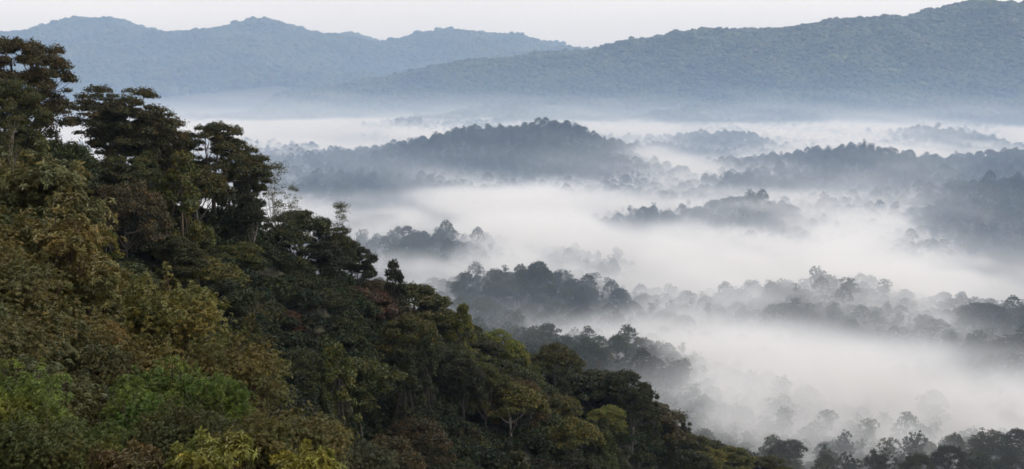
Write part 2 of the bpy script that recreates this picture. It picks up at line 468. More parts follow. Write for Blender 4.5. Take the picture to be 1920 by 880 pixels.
BARK_I = bpy.data.materials.new('forest_bark'); BARK_I.use_nodes = True
BARK_I.node_tree.nodes['Principled BSDF'].inputs['Base Color'].default_value = (.11, .095, .075, 1)
BARK_I.node_tree.nodes['Principled BSDF'].inputs['Roughness'].default_value = .9

def proto_obj(me):
    return bpy.data.objects.new(me.name, me)      # never linked: only a source for the canopy

FAR = [proto_obj(lump(40 + i, 2)) for i in range(6)]
MIDP = []
for i, (k, H, W) in enumerate([('dome', 17, 13), ('airy', 19, 12), ('umbrella', 20, 14), ('cauliflower', 16, 13), ('rugged', 18, 13), ('rugged', 15, 11), ('dome', 15, 11), ('twiggy', 18, 8)]):
    t, c, _, _ = tree_mesh(k, 300 + i, H, W, 900, 1.05 if k != 'twiggy' else .7, .35)
    MIDP.append(proto_obj(merged('canopy_tree', c, t)))

def forest(name, label, pts, scl, pid, tint, protos, cat='forest'):
    n = len(pts)
    me = mesh_np(name, pts)
    for k, t_, v in (('scl', 'FLOAT_VECTOR', scl), ('rotz', 'FLOAT_VECTOR', np.stack([rng.normal(size=n) * .05, rng.normal(size=n) * .05, rng.random(n) * 6.28], 1)), ('tint', 'FLOAT_COLOR', np.concatenate([tint, np.ones((n, 1))], 1)), ('pid', 'INT', pid)):
        a = me.attributes.new(k, t_, 'POINT')
        a.data.foreach_set({'FLOAT_VECTOR': 'vector', 'FLOAT_COLOR': 'color', 'INT': 'value'}[t_], (np.asarray(v).astype(np.int32) if t_ == 'INT' else np.asarray(v, np.float32).ravel()))
    ng = bpy.data.node_groups.new(name, 'GeometryNodeTree')
    ng.interface.new_socket('Geometry', in_out='INPUT', socket_type='NodeSocketGeometry')
    ng.interface.new_socket('Geometry', in_out='OUTPUT', socket_type='NodeSocketGeometry')
    gi = ng.nodes.new('NodeGroupInput'); go = ng.nodes.new('NodeGroupOutput')
    iop = ng.nodes.new('GeometryNodeInstanceOnPoints'); g2i = ng.nodes.new('GeometryNodeGeometryToInstance')
    for p in reversed(protos):
        oi = ng.nodes.new('GeometryNodeObjectInfo'); oi.inputs['Object'].default_value = p
        ng.links.new(oi.outputs['Geometry'], g2i.inputs[0])
    def attr(nm, dt):
        a = ng.nodes.new('GeometryNodeInputNamedAttribute'); a.data_type = dt; a.inputs['Name'].default_value = nm
        return a.outputs['Attribute']
    ng.links.new(gi.outputs[0], iop.inputs['Points']); ng.links.new(g2i.outputs[0], iop.inputs['Instance'])
    iop.inputs['Pick Instance'].default_value = True
    ng.links.new(attr('pid', 'INT'), iop.inputs['Instance Index'])
    e2r = ng.nodes.new('FunctionNodeEulerToRotation'); ng.links.new(attr('rotz', 'FLOAT_VECTOR'), e2r.inputs[0]); ng.links.new(e2r.outputs[0], iop.inputs['Rotation'])
    ng.links.new(attr('scl', 'FLOAT_VECTOR'), iop.inputs['Scale'])
    ng.links.new(iop.outputs[0], go.inputs[0])
    o = link(name, me); md = o.modifiers.new('canopy', 'NODES'); md.node_group = ng
    return tag(o, label, cat, kind='stuff')

def scatter(x0, x1, y0, y1, step, seed):
    g = np.random.default_rng(seed)
    X, Y = np.meshgrid(np.arange(x0, x1, step), np.arange(y0, y1, step))
    X = X.ravel() + (g.random(X.size) - .5) * step * .95; Y = Y.ravel() + (g.random(Y.size) - .5) * step * .95
    k = np.abs(X) < Y * .40 + 60
    return X[k], Y[k]

def tints(n, g, base=((.030, .042, .016), (.040, .050, .016), (.050, .052, .018), (.046, .038, .018), (.028, .040, .022), (.062, .062, .026)), p=(.3, .25, .18, .08, .13, .06)):
    b = np.array(base)[g.choice(len(base), n, p=np.array(p) / sum(p))]
    return b * (.75 + .6 * g.random((n, 1)))

def nearest_hill(x, y, names):
    best = np.full(x.shape, 1e9); idx = np.full(x.shape, -1)
    for i, (nm, P, w, _) in enumerate(HILLS):
        d, _, _ = line_dist(x, y, P)
        q = d / w
        m = q < best; best = np.where(m, q, best); idx = np.where(m, i, idx)
    nms = np.array([h[0] for h in HILLS])
    return nms[idx]

def make_forest(name, label, x, y, step, protos, seed, kscale, cat='forest'):
    g = np.random.default_rng(seed)
    z = height(x, y)
    n = len(x); tone = np.clip(1 + (.8 if protos is FAR else .5) * fbm2(x / (step * 9), y / (step * 9), 61, 4), .35, 2)[:, None]
    base = step * kscale * (.55 + .85 * g.random(n) ** 1.7)
    big = g.random(n) < .07; base = np.where(big, np.minimum(base * 1.3, step * kscale * 1.55), base)
    if protos is FAR:
        sc_ = np.stack([base * (.8 + .4 * g.random(n)), base * (.8 + .4 * g.random(n)), base * (.8 + .55 * g.random(n))], 1)
        z = z + 11 + (np.where(big, 4, 0) + g.normal(size=n) * 2.2)
    else:
        sc_ = np.stack([base, base, base * (.7 + .65 * g.random(n))], 1)
        z = z - 1.0
    return forest(name, label, np.stack([x, y, z], 1), sc_, g.integers(0, len(protos), n), tints(n, g) * tone, protos, cat)

# far ranges
x, y = scatter(-4200, 4200, 4300, 9300, 21, 1)
hz = nearest_hill(x, y, None); z = height(x, y)
k = np.isin(hz, ['far', 'range']); make_forest('far_mountain_forest', 'forest covering the palest blue far mountains under the sky', x[k], y[k], 21, FAR, 2, .8)
x, y = scatter(-900, 3300, 3900, 7200, 14, 3)
hz = nearest_hill(x, y, None); z = height(x, y)
k = ~np.isin(hz, ['far', 'range']) & (np.isin(hz, ['ridge', 'spurA', 'spurB', 'spurC', 'spurD']) | (y > 4100)) & (z > -34); make_forest('mountain_ridge_forest', 'forest covering the tall blue green mountain on the right', x[k], y[k], 14, FAR, 4, .8)
# middle hills
x, y = scatter(-1400, 1900, 1150, 4900, 10, 5)
hz = nearest_hill(x, y, None); z = height(x, y)
k0 = z > -24
k = k0 & np.isin(hz, ['A', 'A2', 'A3', 'A4', 'A5']); make_forest('central_hill_forest', 'forest on the blue grey hills rising from fog in the middle', x[k], y[k], 10, MIDP, 6, .085)
k = k0 & np.isin(hz, ['B1', 'B2', 'B2b', 'B3', 'B3b', 'B4', 'ridge']) & (y < 4100); make_forest('low_hill_forest', 'forest on the low hazy hills below the right hand mountain', x[k], y[k], 10, MIDP, 7, .085)

# low undergrowth between the near trees: nobody could count it
UNDER = []
for i in range(3):
    t, c, _, _ = tree_mesh('dome', 700 + i, 3.2, 4.2, 1100, .38, .08)
    UNDER.append(proto_obj(merged('undergrowth_clump', c, t)))
gx, gy = np.meshgrid(np.arange(-110, 150, 2.1), np.arange(13, 352, 2.1))
gx = gx.ravel() + (rng.random(gx.size) - .5) * 2.2; gy = gy.ravel() + (rng.random(gy.size) - .5) * 2.2
d, zc, sg = line_dist(gx, gy, SPUR)
k = (np.abs(gx) < gy * .42 + 12) & (gy > 66) & ((d < 62) | (gy < 230))
gx, gy = gx[k], gy[k]; n = len(gx); q = np.where(gy > 120, .45 + .65 * rng.random(n), .4 + .6 * rng.random(n))
forest('undergrowth', 'low undergrowth, tinted darker as shade, between the trees of the near slope', np.stack([gx, gy, height(gx, gy) - .3], 1), np.stack([q, q, q * (.7 + .7 * rng.random(n))], 1), rng.integers(0, 3, n), tints(n, rng) * .65, UNDER, 'undergrowth')  # tint lowered so the gaps between the crowns look shaded
# ------------------------------------------------------------------ single trees
DARK, DGREEN, OLIVE, BROWN, RUST = (.023, .026, .010), (.034, .040, .012), (.054, .052, .014), (.056, .042, .018), (.068, .036, .022)
GOLD, BRIGHT, LIME, GREYG, MOSS, YELLOW = (.122, .110, .030), (.092, .122, .026), (.135, .150, .034), (.060, .064, .032), (.072, .074, .018), (.18, .165, .032)
BARKS = {'dark': (.045, .036, .028), 'grey': (.13, .12, .10), 'pale': (.30, .26, .20), 'brown': (.10, .07, .045), 'red': (.05, .025, .02)}

PROTO = {}
def proto(kind, i=0):
    k = (kind, i)
    if k not in PROTO:
        dims = {'layered': (24, 15, 46000), 'airy': (20, 14, 40000), 'umbrella': (20, 16, 32000), 'column': (17, 7, 8000), 'twiggy': (14, 7, 2300), 'cauliflower': (16, 13, 15000), 'dome': (15, 11, 11000), 'rugged': (17, 13, 12000)}
        H, W, n = dims[kind]
        PROTO[k] = tree_mesh(kind, 900 + 17 * i + len(kind) * 101, H, W, n, (.24 if kind == 'twiggy' else (.38 if kind == 'cauliflower' else .36 if kind in ('airy', 'layered', 'umbrella') else .44)), {'umbrella': .5, 'layered': .48, 'twiggy': .15, 'column': .26}.get(kind, .34))
    return PROTO[k]

CROWDED = []
def plant(meshes, name, label, u, v, Y, wpx, tint, bark='dark', group=None, rot=None, hmax=1.5, hmin=.7, x=None, cat='tree', keep=True):
    """A tree whose top shows at (u, v) when it stands Y metres ahead; wpx is its crown's width there."""
    trunk, crown, H0, W0 = meshes
    p = at(u, v, Y)
    gz = float(height(np.array([p[0]]), np.array([p[1]]))[0])
    W = wpx / F * Y
    s = W / W0
    sz = float(np.clip((p[2] - gz + .4) / H0, s * hmin, s * hmax))
    r = bpy.data.objects.new(name, None); col.objects.link(r)
    r.location = (p[0], p[1], p[2] - sz * H0); r.scale = (s, s, sz); r.rotation_euler = (0, 0, random.random() * 6.28 if rot is None else rot)
    r.empty_display_size = .5
    t = link('trunk', trunk, r); t.color = (*BARKS[bark], 1)
    c = link('crown', crown, r); c.color = (*tint, 1)
    tag(r, label, cat, group)
    if keep: CROWDED.append((p[0], p[1], W))
    return r

def kin(c, k=.14):
    q = 1 + random.uniform(-k, k)
    return tuple(a * q * (1 + random.uniform(-.06, .06)) for a in c)

S = 'standing on the'
T = [
    # kind, i, name, label, u, v, Y, wpx, tint, bark
    ('layered', 0, 'layered_tree', 'tallest dark tree with flat layered crown at the top left, reaching into the sky', 42, 72, 165, 185, BROWN, 'dark'),
    ('layered', 1, 'layered_tree', 'second layered brown green tree tucked below the tallest top left tree', 8, 150, 158, 170, OLIVE, 'dark'),
    ('twiggy', 0, 'pale_stem_tree', 'thin pale stemmed tree with sparse leaves at the left edge below the layered trees', 18, 196, 140, 62, OLIVE, 'pale'),
    ('airy', 0, 'airy_tree', 'broad dark airy tree with rounded lobes on the ridge right of the layered trees', 226, 153, 180, 205, (.050, .045, .018), 'dark'),
    ('airy', 1, 'airy_tree', 'smaller airy tree with see-through crown leaning off the broad airy tree', 296, 205, 184, 130, BROWN, 'dark'),
    ('umbrella', 0, 'umbrella_tree', 'spreading umbrella tree with black limbs and sky showing through its crown', 398, 226, 190, 205, (.052, .047, .018), 'dark'),
    ('umbrella', 1, 'umbrella_tree', 'drooping side tree with flat dark crown right below the spreading umbrella tree', 452, 282, 194, 90, OLIVE, 'dark'),
    ('column', 0, 'vine_clad_tree', 'tall light green vine-clad tree with bare brown trunk before the umbrella tree', 338, 290, 168, 110, MOSS, 'brown'),
    ('column', 1, 'vine_clad_tree', 'dark narrow vine-clad tree hanging to the ground right of the umbrella limbs', 428, 322, 196, 75, DGREEN, 'dark'),
    ('column', 0, 'vine_clad_tree', 'second dark hanging vine-clad tree behind the bare twig tree', 466, 332, 199, 66, DGREEN, 'dark'),
    ('cauliflower', 0, 'bushy_tree', 'brown bushy rounded tree below the broad airy tree', 232, 300, 160, 165, BROWN, 'dark'),
    ('dome', 0, 'bushy_tree', 'dark green low tree between the layered trees and the brown bushy tree', 110, 262, 158, 140, DGREEN, 'dark'),
    ('twiggy', 1, 'bare_twig_tree', 'half bare tree with pale twigs standing against the fog on the ridge', 514, 306, 203, 72, OLIVE, 'grey'),
    ('twiggy', 0, 'bare_twig_tree', 'thin leaning tree of nearly bare twigs right of the half bare tree', 548, 348, 205, 50, GREYG, 'grey'),
    ('rugged', 0, 'ridge_tree', 'dark spreading tree with grey green top left of the feathery tree', 560, 388, 207, 165, DGREEN, 'dark'),
    ('twiggy', 1, 'feathery_tree', 'feathery tall tree with several thin tops against the white fog', 638, 380, 213, 66, OLIVE, 'dark'),
    ('airy', 0, 'feathery_tree', 'leafy lower tree around the foot of the feathery tall tree', 622, 415, 214, 100, DGREEN, 'dark'),
    ('rugged', 1, 'leaning_tree', 'dark tree leaning out right over the fog below the feathery tree', 672, 462, 217, 95, DARK, 'dark'),
    ('cauliflower', 0, 'rust_brown_tree', 'largest rust brown tree with many small rounded heads mid ridge', 530, 488, 200, 190, RUST, 'dark'),
    ('cauliflower', 1, 'rust_brown_tree', 'rust brown tree adjoining the largest rust brown tree on its right', 672, 512, 208, 160, RUST, 'dark'),
    ('cauliflower', 1, 'rust_brown_tree', 'small rust brown tree low in front of the largest rust brown tree', 524, 566, 178, 110, RUST, 'dark'),
    ('dome', 1, 'olive_tree', 'sunlit olive tree on the ridge right of the rust brown trees', 768, 532, 226, 150, OLIVE, 'dark'),
    ('rugged', 2, 'olive_tree', 'olive green tree trailing creepers below the sunlit olive tree', 820, 585, 228, 110, MOSS, 'dark'),
    ('dome', 0, 'ridge_tree', 'round dark tree at the ridge notch left of the bright vine-topped tree', 868, 616, 238, 90, DGREEN, 'dark'),
    ('rugged', 0, 'vine_topped_tree', 'bright vine-topped tree with feathery crest against the misty hill', 938, 612, 246, 95, LIME, 'dark'),
    ('dome', 1, 'ridge_tree', 'round full tree alone above the ridge line before the misty second hill', 1042, 645, 262, 96, OLIVE, 'dark'),
    ('dome', 0, 'vine_topped_tree', 'big dark tree whose top is draped in fresh green vines', 1108, 694, 268, 125, DGREEN, 'dark'),
    ('rugged', 0, 'ridge_tree', 'low olive tree on the ridge between the vine-draped tree and the brown drooping tree', 1182, 738, 276, 95, OLIVE, 'dark'),
    ('rugged', 1, 'brown_drooping_tree', 'brown drooping flat-topped tree at the lower end of the ridge', 1226, 757, 280, 165, BROWN, 'dark'),
    ('rugged', 2, 'brown_drooping_tree', 'smaller brown green tree sagging off the end of the ridge', 1296, 812, 288, 90, OLIVE, 'dark'),
    ('dome', 1, 'bushy_tree', 'rounded bushy tree at the foot of the ridge by the bottom edge', 1372, 838, 300, 90, MOSS, 'dark'),
    ('rugged', 0, 'bushy_tree', 'last olive bushy tree where the ridge meets the bottom edge of the view', 1450, 852, 306, 100, OLIVE, 'dark'),
    ('dome', 0, 'gully_tree', 'soft green rounded tree in the dark gully behind the golden bushes', 586, 682, 168, 130, GREYG, 'dark'),
    ('dome', 1, 'gully_tree', 'lower soft green tree in the gully beside the bottom edge', 668, 782, 172, 140, GREYG, 'dark'),
    ('rugged', 1, 'slope_tree', 'wide dark tree hung with leaves on the lower middle slope', 880, 732, 215, 215, DGREEN, 'dark'),
    ('airy', 1, 'slope_tree', 'large dark green tree at the bottom edge left of the brown drooping tree', 1010, 770, 225, 190, DGREEN, 'dark'),
    ('column', 1, 'pale_trunk_tree', 'slim tree with pale bare trunk in the dark slope under the rust brown trees', 716, 610, 205, 60, DGREEN, 'pale'),
    ('twiggy', 0, 'pale_trunk_tree', 'pale crooked bare-branched tree in the dark hollow under the vine-clad tree', 478, 548, 170, 60, OLIVE, 'pale'),
    ('rugged', 2, 'hollow_tree', 'green tree in the shaded hollow between vine-clad tree and rust brown trees', 430, 455, 178, 130, MOSS, 'dark'),
    ('dome', 0, 'hollow_tree', 'dark tree at the bottom of the shaded hollow behind the golden bushes', 330, 500, 165, 140, DARK, 'dark'),
]
for kind, i, name, label, u, v, Y, wpx, tint, bark in T:
    plant(proto(kind, i), name, label, u, v, Y, wpx, kin(tint, .08), bark)

# the trees packed on the slope between them (spots that nothing of would be seen are left empty)
HIDDEN = {(-53.4, 142.8), (-61.1, 163.7), (-4.0, 162.9), (-54.8, 171.4), (-60.8, 173.9), (7.1, 188.0), (13.3, 195.7), (-33.1, 217.8), (22.9, 219.4), (-33.9, 225.0), (13.0, 223.0), (21.4, 227.0), (-26.5, 233.8), (19.7, 237.0), (19.4, 245.5), (26.7, 243.8), (-7.3, 250.7), (37.7, 257.0), (42.6, 266.4), (42.9, 273.9), (43.5, 279.4), (48.7, 285.1), (53.6, 288.0), (57.6, 294.0), (58.0, 299.2), (64.3, 301.7), (63.3, 307.1), (55.4, 315.0), (62.8, 315.6), (71.1, 312.5), (68.8, 322.2), (71.5, 330.4), (75.7, 330.0), (-22.6, 57.0), (-23.0, 59.7), (-20.0, 50.8), (-20.1, 52.7), (-20.3, 56.0), (-21.7, 58.3), (-18.7, 55.1), (-18.9, 59.4), (-10.6, 59.5), (-8.1, 34.7), (-7.6, 56.8), (-7.9, 58.3)}
FILL = [
    ('dome', 0, DGREEN), ('dome', 1, OLIVE), ('rugged', 0, DGREEN), ('rugged', 1, DARK), ('rugged', 2, MOSS), ('cauliflower', 0, BROWN), ('cauliflower', 1, DGREEN), ('airy', 0, DGREEN), ('column', 0, DGREEN), ('column', 1, DGREEN), ('column', 0, DARK), ('column', 1, MOSS), ('rugged', 0, DARK), ('dome', 0, DARK)]
WORD = {DGREEN: 'dark green', OLIVE: 'olive', DARK: 'blackish green', MOSS: 'mossy green', BROWN: 'brownish'}
FORM = {'dome': 'round-crowned', 'rugged': 'ragged many-headed', 'cauliflower': 'knobbly-crowned', 'airy': 'open-crowned', 'column': 'narrow creeper-hung'}
g = np.random.default_rng(77)
X, Y_ = np.meshgrid(np.arange(-75, 135, 6.9), np.arange(128, 350, 6.9))
X = X.ravel() + (g.random(X.size) - .5) * 5; Y_ = Y_.ravel() + (g.random(Y_.size) - .5) * 5
d, zc, sg = line_dist(X, Y_, SPUR)
Z = height(X, Y_)
n_fill = 0
for x, y, z, dd, s_, zcr in zip(X, Y_, Z, d, sg, zc):
    back = s_ > 0
    if dd > 46 or (back and dd > (12 if x < -25 else 7)): continue
    kind, i, tint = FILL[g.integers(len(FILL))]
    lim = zcr + (6.5 if x < -25 else 7.5)                                        # nothing among them rises above the ridge's own trees
    H = g.uniform(8, 13) if kind != 'column' else g.uniform(9, 14)
    H = min(H, max(5.5, lim - z))
    W = {'column': 4.6}.get(kind, 8.5) * g.uniform(.8, 1.25)
    u, v = project((x, y, z + H))
    if not (-60 < u < 1560 and v < 925): continue
    near_edge = 300 + max(0, u) * .80                         # hidden behind the bushes close to the viewpoint
    if v > near_edge + 70 and u < 650: continue
    if any((x - a) ** 2 + (y - b) ** 2 < (1.6 + .22 * w_) ** 2 for a, b, w_ in CROWDED): continue
    if any(y < t_[6] and abs(u - t_[4]) < .34 * t_[7] and t_[5] - 12 < v < t_[5] + .34 * t_[7] for t_ in T): continue      # does not stand in front of a tree named above
    if (round(x, 1), round(y, 1)) in HIDDEN: continue
    where = 'on the upper left slope' if u < 420 else 'on the slope in the middle' if u < 820 else 'on the lower right slope'
    plant(proto(kind, i), 'slope_forest_tree', '%s %s tree in the close packed forest %s' % (WORD[tint], FORM[kind], where), u, v, y, W / y * F, kin(tuple(c_ * k_ for c_, k_ in zip(tint, (.85, .85, .8) if 450 < u < 850 else (1.3, 1.25, 1.0))), .3), 'grey' if g.random() < .25 else 'dark', 'close packed trees covering the near slope', keep=False, hmax=1.9)  # mid-slope trees tinted darker to deepen the shade there, the others lighter
    n_fill += 1

# ------------------------------------------------------------------ bushes close to the viewpoint
def shrub_mesh(seed, W, H, n_ros, per, L, Wl, heads=16, up=.8, droop=.15, flat=.7):
    g = np.random.default_rng(seed)
    C, S = [], []
    for i in range(heads):
        a = g.random() * 6.28; q = math.sqrt(g.random()) * .72
        s = g.uniform(.16, .30) * W / 2
        C.append((W / 2 * q * math.cos(a), W / 2 * q * math.sin(a), H * (.45 + .38 * math.sqrt(1 - q * q)) * g.uniform(.68, 1.14))); S.append((s * 1.2, s * 1.2, s * flat * 1.2))
    for i in range(heads):
        a = g.random() * 6.28; z = g.uniform(-.25, .6); q = g.uniform(.35, .85)
        s = g.uniform(.14, .26) * W / 2
        C.append((W / 2 * q * math.cos(a), W / 2 * q * math.sin(a), H * z)); S.append((s, s, s * flat * 1.2))
    C, S = np.array(C), np.array(S)
    C[:, 2] = np.minimum(C[:, 2], H - S[:, 2])
    k_ = heads // 2                                        # young shoots standing proud of the crown
    a_ = g.random(k_) * 6.28; q_ = np.sqrt(g.random(k_)) * .8; s_ = g.uniform(.05, .11, k_) * W / 2
    C = np.concatenate([C, np.stack([W / 2 * q_ * np.cos(a_), W / 2 * q_ * np.sin(a_), H * (.52 + .48 * np.sqrt(1 - q_ * q_)) * g.uniform(.9, 1.1, k_)], 1)]); S = np.concatenate([S, np.stack([s_, s_, s_ * 1.6], 1)])
    P, Q = clump_leaves(C, S, n_ros, g, shell=.5, up=up, jit=.35)
    n = len(P)
    a = norm(np.cross(Q, g.normal(size=(n, 3)))); b = np.cross(Q, a)
    ph = (np.arange(per) / per * 2 * math.pi)[None, :] + g.random((n, 1)) * 6.28 + g.normal(size=(n, per)) * .25
    lift = g.uniform(.0, .5, (n, per))
    t = np.cos(ph)[..., None] * a[:, None] + np.sin(ph)[..., None] * b[:, None] + lift[..., None] * Q[:, None]
    t[..., 2] -= droop * g.random((n, per)); t = norm(t).reshape(-1, 3)
    nn = np.repeat(Q, per, 0); side = norm(np.cross(nn, t)); nn = np.cross(t, side)
    P0 = np.repeat(P, per, 0) + nn * (g.random((n * per, 1)) * L * .5)
    k = n * per
    ll = L * (.6 + .6 * g.random((k, 1))); ww = Wl * (.7 + .5 * g.random((k, 1)))
    v0 = P0; tip = P0 + t * ll - nn * ll * .18; m = P0 + t * ll * .5
    l = m + side * ww * .5 + nn * ww * .2; r = m - side * ww * .5 + nn * ww * .2
    V = np.stack([v0, l, tip, r], 1).reshape(-1, 3)
    i = np.arange(k) * 4
    T_ = np.concatenate([np.stack([i, i + 1, i + 2], 1), np.stack([i, i + 2, i + 3], 1)])
    lv = np.clip(np.repeat(g.random(n), per) * .6 + g.random(k) * .4, 0, 1)
    crown = mesh_np('bush_leaves', V, None, T_, fattr={'leafvar': np.concatenate([lv, lv])}); crown.materials.append(LEAF)
    tb = Tubes()
    st = bez(np.array([0, 0, -9.]), np.array([.15, 0, -2.]), np.array([.1 * W * .3, 0, H * .25]), 7)
    tb.add(st, np.linspace(.16, .09, 7), 7)
    for c in C:
        k0 = st[g.integers(4, 7)]
        tb.add(bez(k0, (k0 + c) / 2 + np.array([0, 0, -.25]) + g.normal(size=3) * .2, c, 6), np.linspace(.04, .012, 6), 5)
    return tb.mesh('bush_stems'), crown, H, W

SH = {
    'broad': shrub_mesh(11, 5.0, 4.2, 2300, 8, .25, .10, heads=34),
    'broad2': shrub_mesh(12, 5.0, 4.2, 3000, 8, .19, .078, heads=38),
    'fine': shrub_mesh(13, 6.0, 4.6, 5600, 8, .135, .062, heads=60),
    'fine2': shrub_mesh(14, 6.0, 4.6, 6800, 8, .11, .05, heads=66),
    'bright': shrub_mesh(15, 3.8, 3.2, 3400, 8, .115, .048, heads=44, droop=.12),
    'light': shrub_mesh(16, 3.0, 2.8, 2400, 8, .13, .036, heads=32, droop=.1),
    'bold': shrub_mesh(17, 2.2, 1.8, 700, 7, .17, .066, heads=16, droop=.3),
}
B = [
    ('broad', 'large_leaf_bush', 'large-leaved grey olive bush at the left edge under the ridge trees', 62, 302, 50, 260, (.105, .10, .046)),
    ('broad2', 'large_leaf_bush', 'large-leaved bronze olive bush below the grey olive bush', 70, 412, 44, 330, (.115, .095, .034)),
    ('fine', 'golden_bush', 'wide golden olive bush with fine leaves sloping down beside the dark gully', 285, 535, 50, 330, GOLD),
    ('fine2', 'golden_bush', 'golden olive bush lower down the slope, right of the bright green bush', 432, 648, 47, 250, (.115, .098, .032)),
    ('fine', 'golden_bush', 'last golden olive bush beside the bottom edge, rightmost of the bushes', 568, 785, 46, 210, (.115, .10, .038)),
    ('broad', 'large_leaf_bush', 'bronze bush at the left edge below the two large-leaved bushes', 30, 580, 38, 240, (.09, .075, .026)),
    ('fine2', 'dark_bush', 'dark olive bush between the light green and bright green bushes', 170, 655, 38, 230, (.060, .055, .02)),
    ('bright', 'bright_green_bush', 'bright green leafy bush standing out in the middle of the near slope', 322, 688, 32, 240, BRIGHT),
    ('light', 'light_green_bush', 'light yellow green bush with slender leaves in the bottom left corner', 32, 705, 26, 240, LIME),
    ('light', 'bright_green_bush', 'smaller fresh green bush overlapping the right side of the bright green bush', 402, 712, 31, 150, (.10, .125, .024)),
    ('bright', 'bright_green_bush', 'yellowish green bush in front of the bright green bush, nearer the bottom edge', 268, 742, 29, 190, (.10, .13, .026)),
    ('fine2', 'dark_bush', 'dark olive bush under the three bright green bushes', 340, 775, 28, 260, (.058, .060, .02)),
    ('broad2', 'large_leaf_bush', 'yellowish large-leaved bush left of the low yellow-leaved bush', 470, 795, 27, 180, (.085, .080, .025)),
    ('fine', 'corner_bush', 'dull green fine-leaved bush filling the bottom left corner', 66, 790, 24, 240, (.066, .074, .022)),
    ('bold', 'yellow_leaf_bush', 'yellowest low bush at the bottom edge, furthest right of the yellow green ones', 572, 842, 26, 150, YELLOW),
    ('bold', 'yellow_leaf_bush', 'broad-leaved yellow green bush at the bottom edge under the bright green bush', 385, 825, 23, 190, (.15, .15, .035)),
    ('light', 'light_green_bush', 'second slender-leaved green bush at the bottom edge right of the corner bush', 150, 800, 25, 190, (.085, .095, .025)),
    ('bold', 'bronze_leaf_bush', 'bronze broad-leaved bush at the bottom edge between green bushes', 245, 840, 23, 170, (.085, .06, .025)),
    ('fine', 'grey_green_bush', 'grey green bush low in the gully at the bottom edge', 668, 838, 58, 170, (.06, .062, .035)),
]
for kind, name, label, u, v, Y, wpx, tint in B:
    plant(SH[kind], name, label, u, v, Y, wpx, tint, 'red', cat='bush', hmax=1.15, hmin=.9)
# low bushes filling the slope below them
g = np.random.default_rng(5)
nb = 0
for x in np.arange(-26, 3, 2.6):
    for y in np.arange(14, 62, 3.0):
        xx, yy = x + g.uniform(-1, 1), y + g.uniform(-1, 1)
        z = float(height(np.array([xx]), np.array([yy]))[0])
        kind = ['broad', 'broad2', 'fine', 'fine2', 'fine'][g.integers(5)]
        u0, v0 = project((xx, yy, z + 2.5))
        if not (-120 < u0 < 760 and v0 < 1000): continue
        line = np.interp(u0, [0, 60, 190, 240, 340, 430, 520, 600, 720], [300, 310, 410, 530, 600, 670, 730, 800, 880])
        vt = max(v0, line + g.uniform(25, 80))
        if vt > 900: continue
        W = g.uniform(3.6, 5.2)
        if (round(xx, 1), round(yy, 1)) in HIDDEN: continue
        plant(SH[kind], 'thicket_bush', 'olive bush in the thicket between the larger bushes of the near slope', u0, vt, yy, W / yy * F, kin([(.09, .078, .028), (.11, .088, .028), (.075, .076, .03), (.055, .055, .022)][g.integers(4)], .2), 'red', 'thicket bushes filling the near slope', cat='bush', keep=False, hmax=1.2, hmin=.9)
        nb += 1

